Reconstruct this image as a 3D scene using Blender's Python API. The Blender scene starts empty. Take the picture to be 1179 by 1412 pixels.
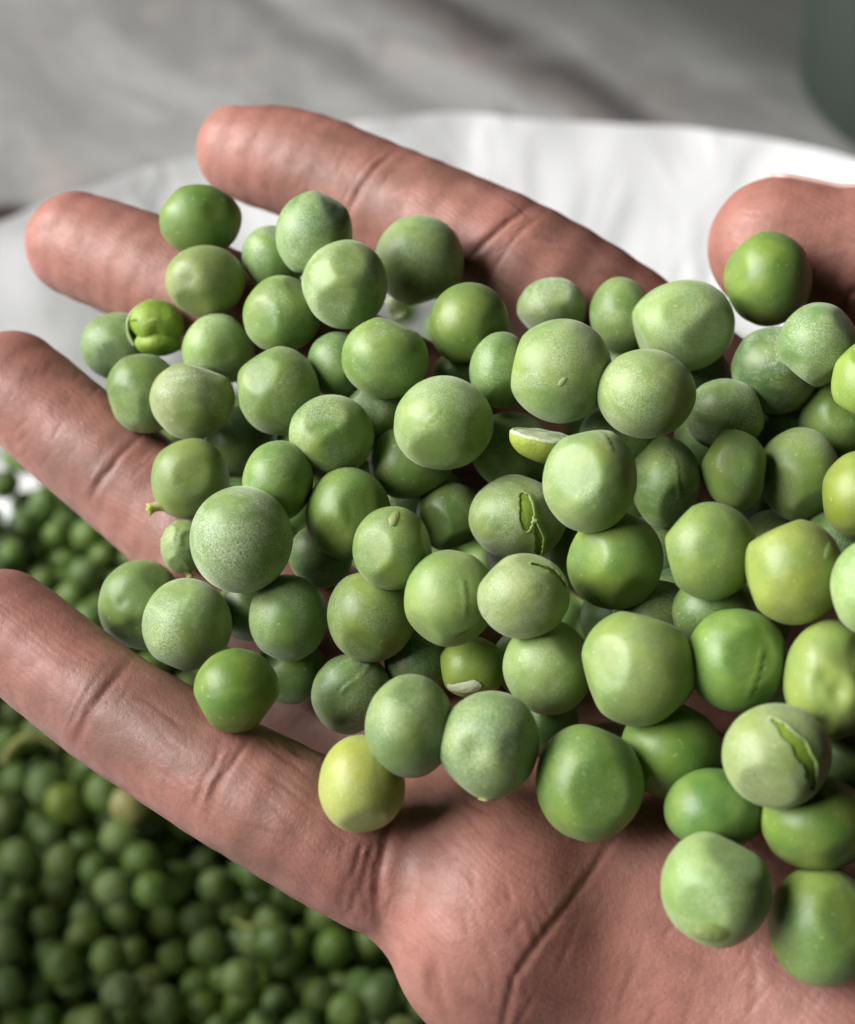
import bpy, bmesh, math, random
import numpy as np
from mathutils import Vector, Matrix, noise
from mathutils.bvhtree import BVHTree

# ------------------------------------------------------------------ camera
W, H, F = 1179.0, 1412.0, 2200.0          # photograph size and focal length in its pixels
PITCH = math.radians(46)                   # looking down
CAM = np.array([0.0, 0.0, 0.645])
RIGHT = np.array([1.0, 0, 0])
FWD = np.array([0, math.cos(PITCH), -math.sin(PITCH)])
UP = np.array([0, math.sin(PITCH), math.cos(PITCH)])
RC = np.stack([RIGHT, UP, -FWD], axis=1)   # view axes -> world
RM = Matrix(RC.tolist())
scene = bpy.context.scene
col = scene.collection
cam_data = bpy.data.cameras.new('camera')
cam = bpy.data.objects.new('camera', cam_data)
col.objects.link(cam)
cam.matrix_world = Matrix.Translation(CAM.tolist()) @ RM.to_4x4()
cam_data.sensor_fit = 'VERTICAL'
cam_data.sensor_height = 36.0
cam_data.lens = 36.0 * F / H
cam_data.clip_start = 0.005
cam_data.clip_end = 50
cam_data.dof.use_dof = True
cam_data.dof.focus_distance = 0.176
cam_data.dof.aperture_fstop = cam_data.lens / 2.3
scene.camera = cam

# ------------------------------------------------------------------ light
world = bpy.data.worlds.new('World'); scene.world = world; world.use_nodes = True
bg = world.node_tree.nodes['Background']
bg.inputs['Color'].default_value = (0.92, 0.96, 1.0, 1)
bg.inputs['Strength'].default_value = 0.012

def area(name, loc, target, sx, sy, power, color):
    l = bpy.data.lights.new(name, 'AREA'); l.shape = 'RECTANGLE'; l.size = sx; l.size_y = sy
    l.energy = power; l.color = color
    o = bpy.data.objects.new(name, l); col.objects.link(o)
    o.location = loc
    o.rotation_euler = (Vector(target) - Vector(loc)).to_track_quat('-Z', 'Y').to_euler()
    return o
area('window_light', (-1.50, 0.12, 1.45), (0.0, 0.16, 0.50), 1.7, 1.2, 124, (1.0, 0.992, 0.975))

vs = scene.view_settings
vs.view_transform = 'Standard'; vs.look = 'None'; vs.gamma = 1; vs.exposure = 0
vs.use_curve_mapping = False
scene.cycles.use_denoising = True
scene.cycles.max_bounces = 8

random.seed(4)
rng = np.random.default_rng(7)

# ------------------------------------------------------------------ helpers
def cs(px, py, d):                         # pixel and depth (mm) -> view space (mm)
    return np.array([(px - W / 2) / F * d, -(py - H / 2) / F * d, -d])
def to_world(p):                           # view space mm -> world metres
    return CAM + (np.asarray(p) * 0.001) @ RC.T
def tag(o, label=None, cat=None, group=None, kind=None):
    if label: o['label'] = label
    if cat: o['category'] = cat
    if group: o['group'] = group
    if kind: o['kind'] = kind
    return o
def mesh_from(name, verts, faces, smooth=True):
    me = bpy.data.meshes.new(name)
    verts = np.asarray(verts, dtype=np.float32)
    if isinstance(faces, list) and len({len(f) for f in faces}) != 1:
        me.from_pydata(verts.tolist(), [], faces)
    else:
        fa = np.asarray(faces, dtype=np.int32); nf_, k_ = fa.shape
        me.vertices.add(len(verts)); me.vertices.foreach_set('co', verts.ravel())
        me.loops.add(nf_ * k_); me.loops.foreach_set('vertex_index', fa.ravel())
        me.polygons.add(nf_); me.polygons.foreach_set('loop_start', np.arange(0, nf_ * k_, k_, dtype=np.int32))
        me.update(calc_edges=True); me.validate()
    if smooth: me.polygons.foreach_set('use_smooth', [True] * len(me.polygons))
    me.update()
    return me
def obj(name, me, mat=None, parent=None):
    o = bpy.data.objects.new(name, me); col.objects.link(o)
    if mat is not None and not me.materials: me.materials.append(mat)
    if parent is not None: o.parent = parent
    return o

def nz(V, scale, seed, n=14):              # smooth pseudo-random field, about -1..1
    g = np.random.default_rng(int(seed * 7919 + 13)); out = np.zeros(len(V))
    for _ in range(n):
        k = g.normal(size=3); k *= scale * g.uniform(1.6, 4.2) / np.linalg.norm(k)
        out += np.sin(V @ k + g.uniform(0, 6.283))
    return out * (0.62 / math.sqrt(n))
class NT:                                  # small node-tree helper
    def __init__(s, name):
        s.m = bpy.data.materials.new(name); s.m.use_nodes = True
        s.t = s.m.node_tree; s.b = s.t.nodes['Principled BSDF']
    def n(s, kind, **kw):
        nd = s.t.nodes.new(kind)
        for k, v in kw.items():
            if k in nd.inputs: s.set(nd.inputs[k], v)
            else: setattr(nd, k, v)
        return nd
    def set(s, sock, v):
        if isinstance(v, bpy.types.NodeSocket): s.t.links.new(v, sock)
        else: sock.default_value = v
    def noise(s, vec, scale, detail=3, rough=0.5, dist=0.0):
        nd = s.n('ShaderNodeTexNoise'); s.set(nd.inputs['Vector'], vec)
        nd.inputs['Scale'].default_value = scale; nd.inputs['Detail'].default_value = detail
        nd.inputs['Roughness'].default_value = rough; nd.inputs['Distortion'].default_value = dist
        return nd.outputs['Fac']
    def ramp(s, fac, a, b, va=0.0, vb=1.0):
        nd = s.n('ShaderNodeMapRange'); nd.interpolation_type = 'SMOOTHSTEP'
        s.set(nd.inputs['Value'], fac)
        for k, v in zip(('From Min', 'From Max', 'To Min', 'To Max'), (a, b, va, vb)): nd.inputs[k].default_value = v
        return nd.outputs['Result']
    def math(s, op, a, b=0.0, c=0.0):
        nd = s.n('ShaderNodeMath', operation=op)
        s.set(nd.inputs[0], a); s.set(nd.inputs[1], b); s.set(nd.inputs[2], c)
        return nd.outputs[0]
    def mix(s, f, a, b, mode='MIX'):
        nd = s.n('ShaderNodeMix'); nd.data_type = 'RGBA'; nd.blend_type = mode
        s.set(nd.inputs[0], f); s.set(nd.inputs[6], a); s.set(nd.inputs[7], b)
        return nd.outputs[2]
    def vmath(s, op, a, b=(0, 0, 0)):
        nd = s.n('ShaderNodeVectorMath', operation=op)
        s.set(nd.inputs[0], a); s.set(nd.inputs[1], b)
        return nd.outputs[0]
    def bump(s, h, strength, dist, normal=None):
        nd = s.n('ShaderNodeBump'); s.set(nd.inputs['Height'], h)
        nd.inputs['Strength'].default_value = strength; nd.inputs['Distance'].default_value = dist
        if normal is not None: s.set(nd.inputs['Normal'], normal)
        return nd.outputs['Normal']
    def p(s, **kw):
        for k, v in kw.items(): s.set(s.b.inputs[k.replace('_', ' ')], v)

# ------------------------------------------------------------------ materials
def pea_material(name, bump=0.35, gloss=0.42):
    t = NT(name)
    oi = t.n('ShaderNodeObjectInfo')
    tc = t.n('ShaderNodeTexCoord').outputs['Object']
    off = t.n('ShaderNodeCombineXYZ')
    t.set(off.inputs[0], oi.outputs['Random']); t.set(off.inputs[1], t.math('MULTIPLY', oi.outputs['Random'], 3.7))
    v = t.vmath('ADD', tc, off.outputs[0])
    base = oi.outputs['Color']; frost = oi.outputs['Alpha']
    blotch = t.noise(v, 260, 2)
    c = t.mix(t.ramp(blotch, 0.35, 0.7), base, t.mix(0.22, base, (0.36, 0.42, 0.07, 1)))
    patch = t.noise(v, 170, 2, 0.5, 0.4)
    c = t.mix(t.ramp(patch, 0.42, 0.7, 0, 0.5), c, t.mix(0.6, c, (0.05, 0.17, 0.03, 1)))
    # waxy bloom: fine pale speckle gathered in patches
    speck = t.noise(v, 5200, 2, 0.7)
    cloud = t.noise(v, 120, 5, 0.66, 0.9)
    dots = t.noise(v, 1500, 1)
    bloom = t.math('MULTIPLY', t.ramp(cloud, 0.36, 0.60), t.ramp(speck, 0.34, 0.66))
    bloom = t.math('MULTIPLY', bloom, frost)
    pin = t.math('MULTIPLY', t.ramp(dots, 0.71, 0.76), 0.22)
    c = t.mix(t.math('MULTIPLY', bloom, 0.95), c, (0.40, 0.47, 0.31, 1))
    c = t.mix(pin, c, (0.55, 0.62, 0.34, 1))
    t.p(Base_Color=c, Roughness=t.math('ADD', gloss, t.math('MULTIPLY', bloom, 0.3)))
    t.p(Subsurface_Weight=0.16, Subsurface_Scale=0.0018)
    t.b.inputs['Subsurface Radius'].default_value = (0.5, 1.0, 0.2)
    t.p(Specular_IOR_Level=0.42, Sheen_Weight=t.math('MULTIPLY', frost, 0.42), Sheen_Roughness=0.5)
    t.b.inputs['Sheen Tint'].default_value = (0.92, 1.0, 0.78, 1)
    hgt = t.math('ADD', t.math('MULTIPLY', speck, 0.5), t.noise(v, 900, 3))
    t.p(Normal=t.bump(hgt, bump, 0.00012))
    return t.m
MAT_PEA = pea_material('pea_skin')
MAT_PEA_BG = pea_material('pea_skin_in_sack', 0.25, 0.38)

def simple_flesh(name, c1, c2, rough=0.58):
    t = NT(name); tc = t.n('ShaderNodeTexCoord').outputs['Object']
    t.p(Base_Color=t.mix(t.ramp(t.noise(tc, 420, 3), 0.35, 0.65), c1, c2), Roughness=rough,
        Subsurface_Weight=0.3, Subsurface_Scale=0.002,
        Normal=t.bump(t.noise(tc, 1500, 4, 0.7), 0.7, 0.00018))
    t.b.inputs['Subsurface Radius'].default_value = (0.6, 1.0, 0.15)
    return t.m
MAT_COTY = simple_flesh('pea_flesh', (0.20, 0.29, 0.028, 1), (0.14, 0.235, 0.02, 1))
MAT_YFLESH = simple_flesh('pale_pea_flesh', (0.29, 0.34, 0.05, 1), (0.21, 0.28, 0.035, 1))
MAT_SCAR = simple_flesh('pea_scar', (0.24, 0.29, 0.11, 1), (0.18, 0.235, 0.06, 1), 0.6)
MAT_STALK = simple_flesh('pea_stalk', (0.36, 0.40, 0.10, 1), (0.22, 0.20, 0.06, 1), 0.6)
MAT_FLAKE = simple_flesh('dry_pea_skin', (0.42, 0.48, 0.31, 1), (0.34, 0.41, 0.24, 1), 0.6)

def skin_material():
    t = NT('skin'); tc = t.n('ShaderNodeTexCoord').outputs['Object']
    at = t.n('ShaderNodeVertexColor'); at.layer_name = 'skin'
    sep = t.n('ShaderNodeSeparateColor'); t.set(sep.inputs[0], at.outputs['Color'])
    crease, dorsal, pink = sep.outputs[0], sep.outputs[1], sep.outputs[2]
    n1 = t.noise(tc, 75, 4, 0.6); n2 = t.noise(tc, 420, 4, 0.6)
    c = t.mix(t.ramp(n1, 0.36, 0.64), (0.185, 0.088, 0.063, 1), (0.304, 0.133, 0.104, 1))
    c = t.mix(t.math('MULTIPLY', pink, 0.7), c, (0.335, 0.140, 0.111, 1))
    c = t.mix(t.ramp(n2, 0.40, 0.72, 0, 0.40), c, (0.158, 0.059, 0.042, 1))
    c = t.mix(t.ramp(t.noise(tc, 140, 4, 0.6, 0.8), 0.5, 0.75, 0, 0.30), c, (0.394, 0.208, 0.169, 1))
    c = t.mix(t.math('MULTIPLY', dorsal, 0.85), c, (0.158, 0.071, 0.043, 1))
    c = t.mix(t.math('MULTIPLY', crease, 0.6), c, (0.134, 0.037, 0.026, 1))
    t.p(Base_Color=c, Roughness=t.ramp(n2, 0.3, 0.7, 0.46, 0.60), Specular_IOR_Level=0.42)
    t.p(Subsurface_Weight=0.25, Subsurface_Scale=0.0022)
    t.b.inputs['Subsurface Radius'].default_value = (1.0, 0.36, 0.22)
    # friction ridges, fine criss-cross lines, pores
    wv = t.n('ShaderNodeTexWave'); wv.wave_type = 'BANDS'; wv.bands_direction = 'DIAGONAL'
    t.set(wv.inputs['Vector'], tc); wv.inputs['Scale'].default_value = 520
    wv.inputs['Distortion'].default_value = 26; wv.inputs['Detail'].default_value = 1.5
    wv.inputs['Detail Scale'].default_value = 0.12
    vo = t.n('ShaderNodeTexVoronoi'); vo.feature = 'DISTANCE_TO_EDGE'
    t.set(vo.inputs['Vector'], tc); vo.inputs['Scale'].default_value = 1700
    lines = t.ramp(vo.outputs['Distance'], 0.0, 0.12)
    h = t.math('ADD', t.math('MULTIPLY', t.math('MULTIPLY', wv.outputs['Fac'], t.ramp(n1, 0.40, 0.60)), 0.20), t.math('MULTIPLY', lines, 0.15))
    h = t.math('ADD', h, t.math('MULTIPLY', t.noise(tc, 1700, 4, 0.65), 0.8))
    nrm = t.bump(h, 0.70, 0.00011)
    nrm = t.bump(t.noise(tc, 330, 3, 0.55), 0.4, 0.00022, nrm)
    t.p(Normal=nrm)
    return t.m
MAT_SKIN = skin_material()
t = NT('nail'); tc = t.n('ShaderNodeTexCoord').outputs['Object']
t.p(Base_Color=(0.50, 0.32, 0.27, 1), Roughness=0.28, Subsurface_Weight=0.2, Subsurface_Scale=0.002,
    Normal=t.bump(t.noise(tc, 900, 2), 0.2, 0.0001))
MAT_NAIL = t.m

# ------------------------------------------------------------------ setting: floor, sack
def px_floor(px, py, z=0.0):
    dv = cs(px, py, 1.0); w = RC @ dv
    k = (z - CAM[2]) / w[2]
    return CAM + w * k

def marble():
    t = NT('grey_marble'); tc = t.n('ShaderNodeTexCoord').outputs['Object']
    a = px_floor(600, 0); b = px_floor(880, 165)
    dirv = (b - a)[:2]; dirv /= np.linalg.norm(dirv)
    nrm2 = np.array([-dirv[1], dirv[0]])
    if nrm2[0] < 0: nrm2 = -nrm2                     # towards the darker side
    def line(px, py, warp, ws):
        q = px_floor(px, py)
        dt = t.n('ShaderNodeVectorMath', operation='DOT_PRODUCT')
        t.set(dt.inputs[0], tc); dt.inputs[1].default_value = (nrm2[0], nrm2[1], 0)
        s = t.math('SUBTRACT', dt.outputs['Value'], float(nrm2 @ q[:2]))
        return t.math('ADD', s, t.math('MULTIPLY', t.math('SUBTRACT', t.noise(tc, ws, 4), 0.5), warp))
    # stretched clouding along the vein direction
    ang = math.atan2(dirv[1], dirv[0])
    mp = t.n('ShaderNodeMapping'); mp.vector_type = 'TEXTURE'
    t.set(mp.inputs['Vector'], tc); mp.inputs['Rotation'].default_value = (0, 0, ang)
    mp.inputs['Scale'].default_value = (2.6, 1.0, 1.0)
    mv = mp.outputs[0]
    cl = t.noise(mv, 9, 6, 0.62, 0.6); fine = t.noise(mv, 30, 6, 0.7, 0.5)
    c = t.mix(t.ramp(cl, 0.32, 0.68), (0.22, 0.217, 0.21, 1), (0.37, 0.366, 0.355, 1))
    c = t.mix(t.ramp(fine, 0.46, 0.66, 0, 0.6), c, (0.19, 0.18, 0.175, 1))
    c = t.mix(t.ramp(t.noise(tc, 14, 3), 0.55, 0.75, 0, 0.4), c, (0.46, 0.36, 0.32, 1))
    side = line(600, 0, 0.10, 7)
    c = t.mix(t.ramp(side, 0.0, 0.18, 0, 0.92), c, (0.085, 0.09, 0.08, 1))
    for (px, py, w_, k, colr) in ((600, 0, 0.017, 0.95, (0.080, 0.072, 0.070, 1)), (545, 0, 0.009, 0.6, (0.16, 0.13, 0.12, 1)),
                                  (335, 0, 0.013, 0.6, (0.14, 0.135, 0.13, 1)), (820, 60, 0.02, 0.35, (0.07, 0.06, 0.055, 1)),
                                  (60, 130, 0.03, 0.4, (0.2, 0.2, 0.19, 1))):
        s = t.math('ABSOLUTE', line(px, py, 0.035, 14))
        brk = t.ramp(t.noise(tc, 11, 2), 0.3, 0.5, 0.6, 1)
        c = t.mix(t.math('MULTIPLY', t.ramp(s, w_ * 2.2, w_ * 0.2, 0, k), brk), c, colr)
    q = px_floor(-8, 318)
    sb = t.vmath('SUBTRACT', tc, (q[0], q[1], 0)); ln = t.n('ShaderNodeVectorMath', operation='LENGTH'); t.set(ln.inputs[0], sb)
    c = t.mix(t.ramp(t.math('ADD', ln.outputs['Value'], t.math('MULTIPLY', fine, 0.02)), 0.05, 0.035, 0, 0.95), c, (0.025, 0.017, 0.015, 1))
    t.p(Base_Color=c, Roughness=0.38, Specular_IOR_Level=0.35, Normal=t.bump(fine, 0.1, 0.002))
    return t.m
bm = bmesh.new()
bmesh.ops.create_grid(bm, x_segments=8, y_segments=8, size=4.0)
me = bpy.data.meshes.new('floor'); bm.to_mesh(me); bm.free()
fl = obj('floor', me, marble()); tag(fl, 'grey veined marble floor behind the white sack', 'floor', kind='structure')

PEA_Z = 0.305
SC = np.array([0.022, 0.232])
def sack_material():
    t = NT('white_woven_plastic'); tc = t.n('ShaderNodeTexCoord')
    uv = tc.outputs['UV']; ob = tc.outputs['Object']
    br = t.n('ShaderNodeTexChecker'); t.set(br.inputs['Vector'], uv); br.inputs['Scale'].default_value = 700
    n = t.noise(ob, 45, 4)
    t.p(Base_Color=t.mix(t.ramp(n, 0.35, 0.7), (0.84, 0.84, 0.85, 1), (0.90, 0.90, 0.905, 1)), Roughness=0.22,
        Specular_IOR_Level=0.6, Coat_Weight=0.6, Coat_Roughness=0.12)
    nr = t.bump(t.noise(t.vmath('MULTIPLY', uv, (15, 7, 1)), 1.0, 2, 0.4, 0.9), 0.8, 0.016)
    fold = t.math('ABSOLUTE', t.math('SUBTRACT', t.noise(t.vmath('MULTIPLY', uv, (30, 16, 1)), 1.0, 2, 0.5, 1.2), 0.5))
    nr = t.bump(t.ramp(fold, 0.0, 0.22), 0.22, 0.005, nr)
    t.p(Normal=t.bump(br.outputs['Fac'], 0.12, 0.0002, nr))
    tr = t.n('ShaderNodeBsdfTranslucent', Color=(0.94, 0.94, 0.95, 1)); mx = t.n('ShaderNodeMixShader')
    mx.inputs[0].default_value = 0.5
    t.set(mx.inputs[1], t.b.outputs[0]); t.set(mx.inputs[2], tr.outputs[0])
    t.set(t.t.nodes['Material Output'].inputs['Surface'], mx.outputs[0])
    return t.m
def sack():
    prof = [(0.02, 0.004), (0.19, 0.006), (0.222, 0.03), (0.236, 0.09), (0.236, 0.17), (0.222, 0.24), (0.200, 0.285), (0.196, 0.30),
            (0.210, 0.314), (0.226, 0.329), (0.2395, 0.3395), (0.2455, 0.3455)]
    # resample
    pr = []
    for (a, b) in zip(prof[:-1], prof[1:]):
        k = max(2, int(math.hypot(b[0] - a[0], b[1] - a[1]) / 0.005))
        for i in range(k): pr.append((a[0] + (b[0] - a[0]) * i / k, a[1] + (b[1] - a[1]) * i / k))
    pr.append(prof[-1]); NA = 420; vs_, uvs = [], []
    for (r, z) in pr:
        for j in range(NA):
            th = 2 * math.pi * j / NA
            u = Vector((math.cos(th) * 2.2, math.sin(th) * 2.2, z * 2.0))
            f1 = noise.noise(u * 1.0 + Vector((3, 1, 5)))
            f2 = noise.noise(Vector((math.cos(th) * 5.5, math.sin(th) * 5.5, z * 7.0)) + Vector((9, 2, 1)))
            f3 = noise.noise(Vector((math.cos(th) * 14, math.sin(th) * 14, z * 6.0)))
            top = min(1.0, max(0.0, (z - 0.05) / 0.2))
            rr = r + (0.006 * f1 + 0.0045 * f2 + 0.0016 * f3) * top
            hz = min(1.0, max(0.0, (z - 0.30) / 0.045))
            near = math.exp(-(((th - math.radians(212) + math.pi) % (2 * math.pi) - math.pi) / 0.62) ** 2)   # unseen near-left side, raised to shade the peas below it
            zz = z + hz * (0.008 * noise.noise(Vector((math.cos(th) * 1.7, math.sin(th) * 1.7, 4.0))) + 0.0004 * f3 + 0.26 * near)
            vs_.append((SC[0] + rr * math.cos(th), SC[1] + rr * math.sin(th), zz)); uvs.append((th / 6.283, z))
    fs = []
    for i in range(len(pr) - 1):
        for j in range(NA):
            k = (j + 1) % NA
            fs.append((i * NA + j, i * NA + k, (i + 1) * NA + k, (i + 1) * NA + j))
    me = mesh_from('sack', vs_, fs)
    ul = me.uv_layers.new(name='UVMap')
    li = np.zeros(len(me.loops), dtype=np.int32); me.loops.foreach_get('vertex_index', li)
    ul.data.foreach_set('uv', np.array(uvs, dtype=np.float32)[li].ravel())
    return me
sk = obj('sack', sack(), sack_material())
tag(sk, 'open white woven plastic sack full of green peas on the floor', 'sack')

# dark container standing on the floor, cut by the frame's edge
def lathe(prof, n=72):
    vs_, fs = [], []
    for (r, z) in prof:
        for j in range(n):
            a = 2 * math.pi * j / n; vs_.append((r * math.cos(a), r * math.sin(a), z))
    for i in range(len(prof) - 1):
        for j in range(n):
            k = (j + 1) % n
            fs.append((i * n + j, i * n + k, (i + 1) * n + k, (i + 1) * n + j))
    return vs_, fs
t = NT('dark_green_plastic'); tc = t.n('ShaderNodeTexCoord').outputs['Object']
t.p(Base_Color=t.mix(t.noise(tc, 12, 3), (0.028, 0.040, 0.032, 1), (0.045, 0.058, 0.048, 1)), Roughness=0.6)
q = px_floor(1113, 150)
root = bpy.data.objects.new('bucket', None); col.objects.link(root)
root.location = (q[0] + 0.138, q[1] + 0.02, 0.002)
tag(root, 'dark green bucket standing on the marble floor behind the sack', 'bucket')
v_, f_ = lathe([(0.0, 0.0), (0.135, 0.0), (0.14, 0.006), (0.165, 0.36), (0.162, 0.36), (0.137, 0.012), (0.0, 0.012)])
obj('wall', mesh_from('bucket_wall', v_, f_), t.m, root)
v_, f_ = lathe([(0.1652, 0.348), (0.176, 0.350), (0.178, 0.362), (0.170, 0.366), (0.163, 0.3625)])
obj('rim', mesh_from('bucket_rim', v_, f_), t.m, root)


# ------------------------------------------------------------------ hand (implicit surface -> mesh)
def smin(a, b, k):
    h = np.maximum(k - np.abs(a - b), 0.0) / k
    return np.minimum(a, b) - h * h * k * 0.25
def rcone(P, a, b, ra, rb):
    ba = b - a; L2 = ba @ ba
    t_ = np.clip(((P - a) @ ba) / L2, 0, 1)
    dv = P - a - t_[:, None] * ba
    return np.sqrt((dv * dv).sum(1)) - (ra + (rb - ra) * t_)
def chain(P, pts, k=2.0):
    d = None
    for (p, q_) in zip(pts[:-1], pts[1:]):
        c = rcone(P, cs(*p[:3]), cs(*q_[:3]), p[3], q_[3])
        d = c if d is None else smin(d, c, k)
    return d
def spline(pts, n=3):                      # Catmull-Rom through a finger's joints
    A = np.array(pts, dtype=float); A = np.vstack([2 * A[0] - A[1], A, 2 * A[-1] - A[-2]]); out = []
    for i in range(1, len(A) - 2):
        for k in range(n):
            t_ = k / n; a, b, c, d_ = A[i - 1:i + 3]
            out.append(0.5 * (2 * b + (c - a) * t_ + (2 * a - 5 * b + 4 * c - d_) * t_ ** 2 + (3 * b - a - 3 * c + d_) * t_ ** 3))
    return [tuple(x) for x in out] + [tuple(A[-2])]
def finger(P, pts):
    C_ = np.array([cs(*p[:3]) for p in pts]); m_ = 24.0
    near = ((P > C_.min(0) - m_) & (P < C_.max(0) + m_)).all(1)
    d = np.full(len(P), 12.0)
    if near.any():
        Q_ = P[near]; e = None
        for (a, b, p, q_) in zip(C_[:-1], C_[1:], pts[:-1], pts[1:]):
            c = rcone(Q_, a, b, p[3], q_[3]); e = c if e is None else smin(e, c, 0.5)
        d[near] = e + 0.06
    return d
def ball(P, px, py, d, r, sx=1, sy=1, sz=1):
    q_ = (P - cs(px, py, d)) / np.array([sx, sy, sz])
    return (np.sqrt((q_ * q_).sum(1)) - r) * min(sx, sy, sz)

INDEX = [(340, 208, 232, 7.3), (425, 232, 229, 7.75), (510, 268, 226, 7.9), (608, 316, 222, 8.6), (724, 377, 218, 9.3), (845, 457, 218, 9.8), (1000, 580, 221, 10.2)]
MIDDLE = [(108, 337, 222, 7.3), (190, 368, 219, 7.6), (275, 408, 216, 7.75), (380, 462, 212, 8.1), (495, 522, 208, 8.5), (650, 610, 208, 9.3), (850, 720, 213, 10.5)]
RING = [(20, 530, 212, 7.15), (90, 592, 210, 7.3), (155, 645, 207, 7.4), (240, 715, 204, 7.7), (335, 795, 200, 8.0), (490, 890, 199, 8.8), (660, 965, 198, 10.5)]
PINKY = [(5, 860, 187, 6.45), (75, 918, 184, 6.55), (150, 975, 180, 6.6), (225, 1022, 177, 6.75), (302, 1070, 174, 6.9), (410, 1128, 171, 7.3), (520, 1188, 171, 7.5), (640, 1200, 176, 10)]
WEB = [(365, 985, 203, 8.0), (640, 1070, 190, 10)]
THUMB = [(1072, 340, 212, 9.2), (1150, 356, 211, 9.1), (1240, 368, 210, 10.2), (1340, 450, 208, 11), (1430, 560, 206, 13), (1600, 950, 190, 17), (1720, 1350, 186, 20)]
INDEX_S, MIDDLE_S, RING_S, PINKY_S, THUMB_S = [spline(c) for c in (INDEX, MIDDLE, RING, PINKY, THUMB[:5])]
WR = [(1700, 1500, 182, 21), (2150, 1760, 190, 26), (2500, 1930, 196, 29)]
def sdf(P):
    fingers = None
    for ch in (INDEX_S, MIDDLE_S, RING_S, PINKY_S):
        d = finger(P, ch)
        fingers = d if fingers is None else smin(fingers, d, 1.5)
    palm = None
    parts = [
        [(1000, 580, 221, 10.2), (1200, 720, 222, 13), (1750, 1330, 190, 20)],
        [(850, 720, 213, 10.5), (1050, 850, 219, 13), (1740, 1400, 187, 21)],
        [(660, 965, 198, 10.5), (900, 1070, 204, 13.5), (1700, 1480, 184, 21)],
        [(640, 1180, 176, 11), (900, 1190, 179, 15), (1650, 1560, 182, 20)],
        WEB, WR, THUMB[3:]]
    for ch in parts:
        d = chain(P, ch, 6.0)
        palm = d if palm is None else smin(palm, d, 9.0)
    # pads of the palm edge
    pads = ball(P, 690, 1262, 169.6, 12.3, 1.0, 1.18, 1.0)
    heel = chain(P, [(940, 1340, 175.5, 17.0), (1180, 1420, 173, 20), (1450, 1520, 176, 21)], 6)
    palm = smin(palm, pads, 4.5)
    palm = smin(palm, heel, 8.0)
    d = smin(palm, fingers, 2.6)
    d = smin(d, finger(P, THUMB_S), 4.0)
    return d

def surface_nets(f, lo, hi, h):
    n = np.ceil((hi - lo) / h).astype(int) + 1
    n = ((n + 3) // 4) * 4 + 1
    # coarse pass
    ax = [lo[i] + h * np.arange(0, n[i], 4) for i in range(3)]
    g = np.stack(np.meshgrid(*ax, indexing='ij'), -1).reshape(-1, 3)
    dc = np.concatenate([f(c) for c in np.array_split(g, 6)]).reshape([len(a) for a in ax])
    D = np.repeat(np.repeat(np.repeat(dc, 4, 0), 4, 1), 4, 2)[:n[0], :n[1], :n[2]].astype(np.float32)
    near = np.abs(dc) < 4 * h * 1.6 + 0.4
    M = np.repeat(np.repeat(np.repeat(near, 4, 0), 4, 1), 4, 2)[:n[0], :n[1], :n[2]]
    idx = np.argwhere(M)
    vals = np.concatenate([f(lo + h * c) for c in np.array_split(idx, max(1, len(idx) // 400000))])
    D[idx[:, 0], idx[:, 1], idx[:, 2]] = vals
    S = D < 0
    corners = [(i, j, k) for i in (0, 1) for j in (0, 1) for k in (0, 1)]
    cnt = np.zeros([x - 1 for x in n], dtype=np.int8)
    sl = lambda o, m: slice(o, m - 1 + o)
    for (i, j, k) in corners: cnt += S[sl(i, n[0]), sl(j, n[1]), sl(k, n[2])]
    act = np.argwhere((cnt > 0) & (cnt < 8))
    vid = -np.ones(cnt.shape, dtype=np.int32); vid[act[:, 0], act[:, 1], act[:, 2]] = np.arange(len(act))
    cv = np.stack([D[act[:, 0] + i, act[:, 1] + j, act[:, 2] + k] for (i, j, k) in corners], 1)
    ca = np.array(corners, dtype=float)
    acc = np.zeros((len(act), 3)); num = np.zeros(len(act))
    for a in range(8):
        for b in range(a + 1, 8):
            if np.abs(ca[a] - ca[b]).sum() != 1: continue
            m = (cv[:, a] < 0) != (cv[:, b] < 0)
            t_ = cv[m, a] / (cv[m, a] - cv[m, b])
            acc[m] += ca[a] + t_[:, None] * (ca[b] - ca[a]); num[m] += 1
    V = lo + h * (act + acc / num[:, None])
    quads = []
    for axis in range(3):
        o1, o2 = [(1, 2), (2, 0), (0, 1)][axis]
        A = S; s0 = [slice(None)] * 3; s1 = [slice(None)] * 3
        s0[axis] = slice(0, -1); s1[axis] = slice(1, None)
        e = np.argwhere(A[tuple(s0)] != A[tuple(s1)])
        ok = (e[:, o1] > 0) & (e[:, o2] > 0) & (e[:, o1] < n[o1] - 1) & (e[:, o2] < n[o2] - 1)
        e = e[ok]; inside = S[e[:, 0], e[:, 1], e[:, 2]]
        def at(d1, d2):
            c = e.copy(); c[:, o1] -= d1; c[:, o2] -= d2
            return vid[c[:, 0], c[:, 1], c[:, 2]]
        qd = np.stack([at(1, 1), at(0, 1), at(0, 0), at(1, 0)], 1)
        qd[~inside] = qd[~inside][:, ::-1]
        quads.append(qd)
    return V, np.concatenate(quads)

def gradient(P, e=0.25):
    b0 = sdf(P - e * 0.5); g = np.stack([sdf(P - e * 0.5 + e * ax_) - b0 for ax_ in np.eye(3)], 1)
    return g / np.maximum(np.linalg.norm(g, axis=1, keepdims=True), 1e-9)
LO, HI = np.array([-62.0, -118.0, -246.0]), np.array([172.0, 56.0, -146.0])
HV, HQ = surface_nets(sdf, LO, HI, 0.62)
for _ in range(1):
    HV = HV - 0.9 * sdf(HV)[:, None] * gradient(HV)

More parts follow.
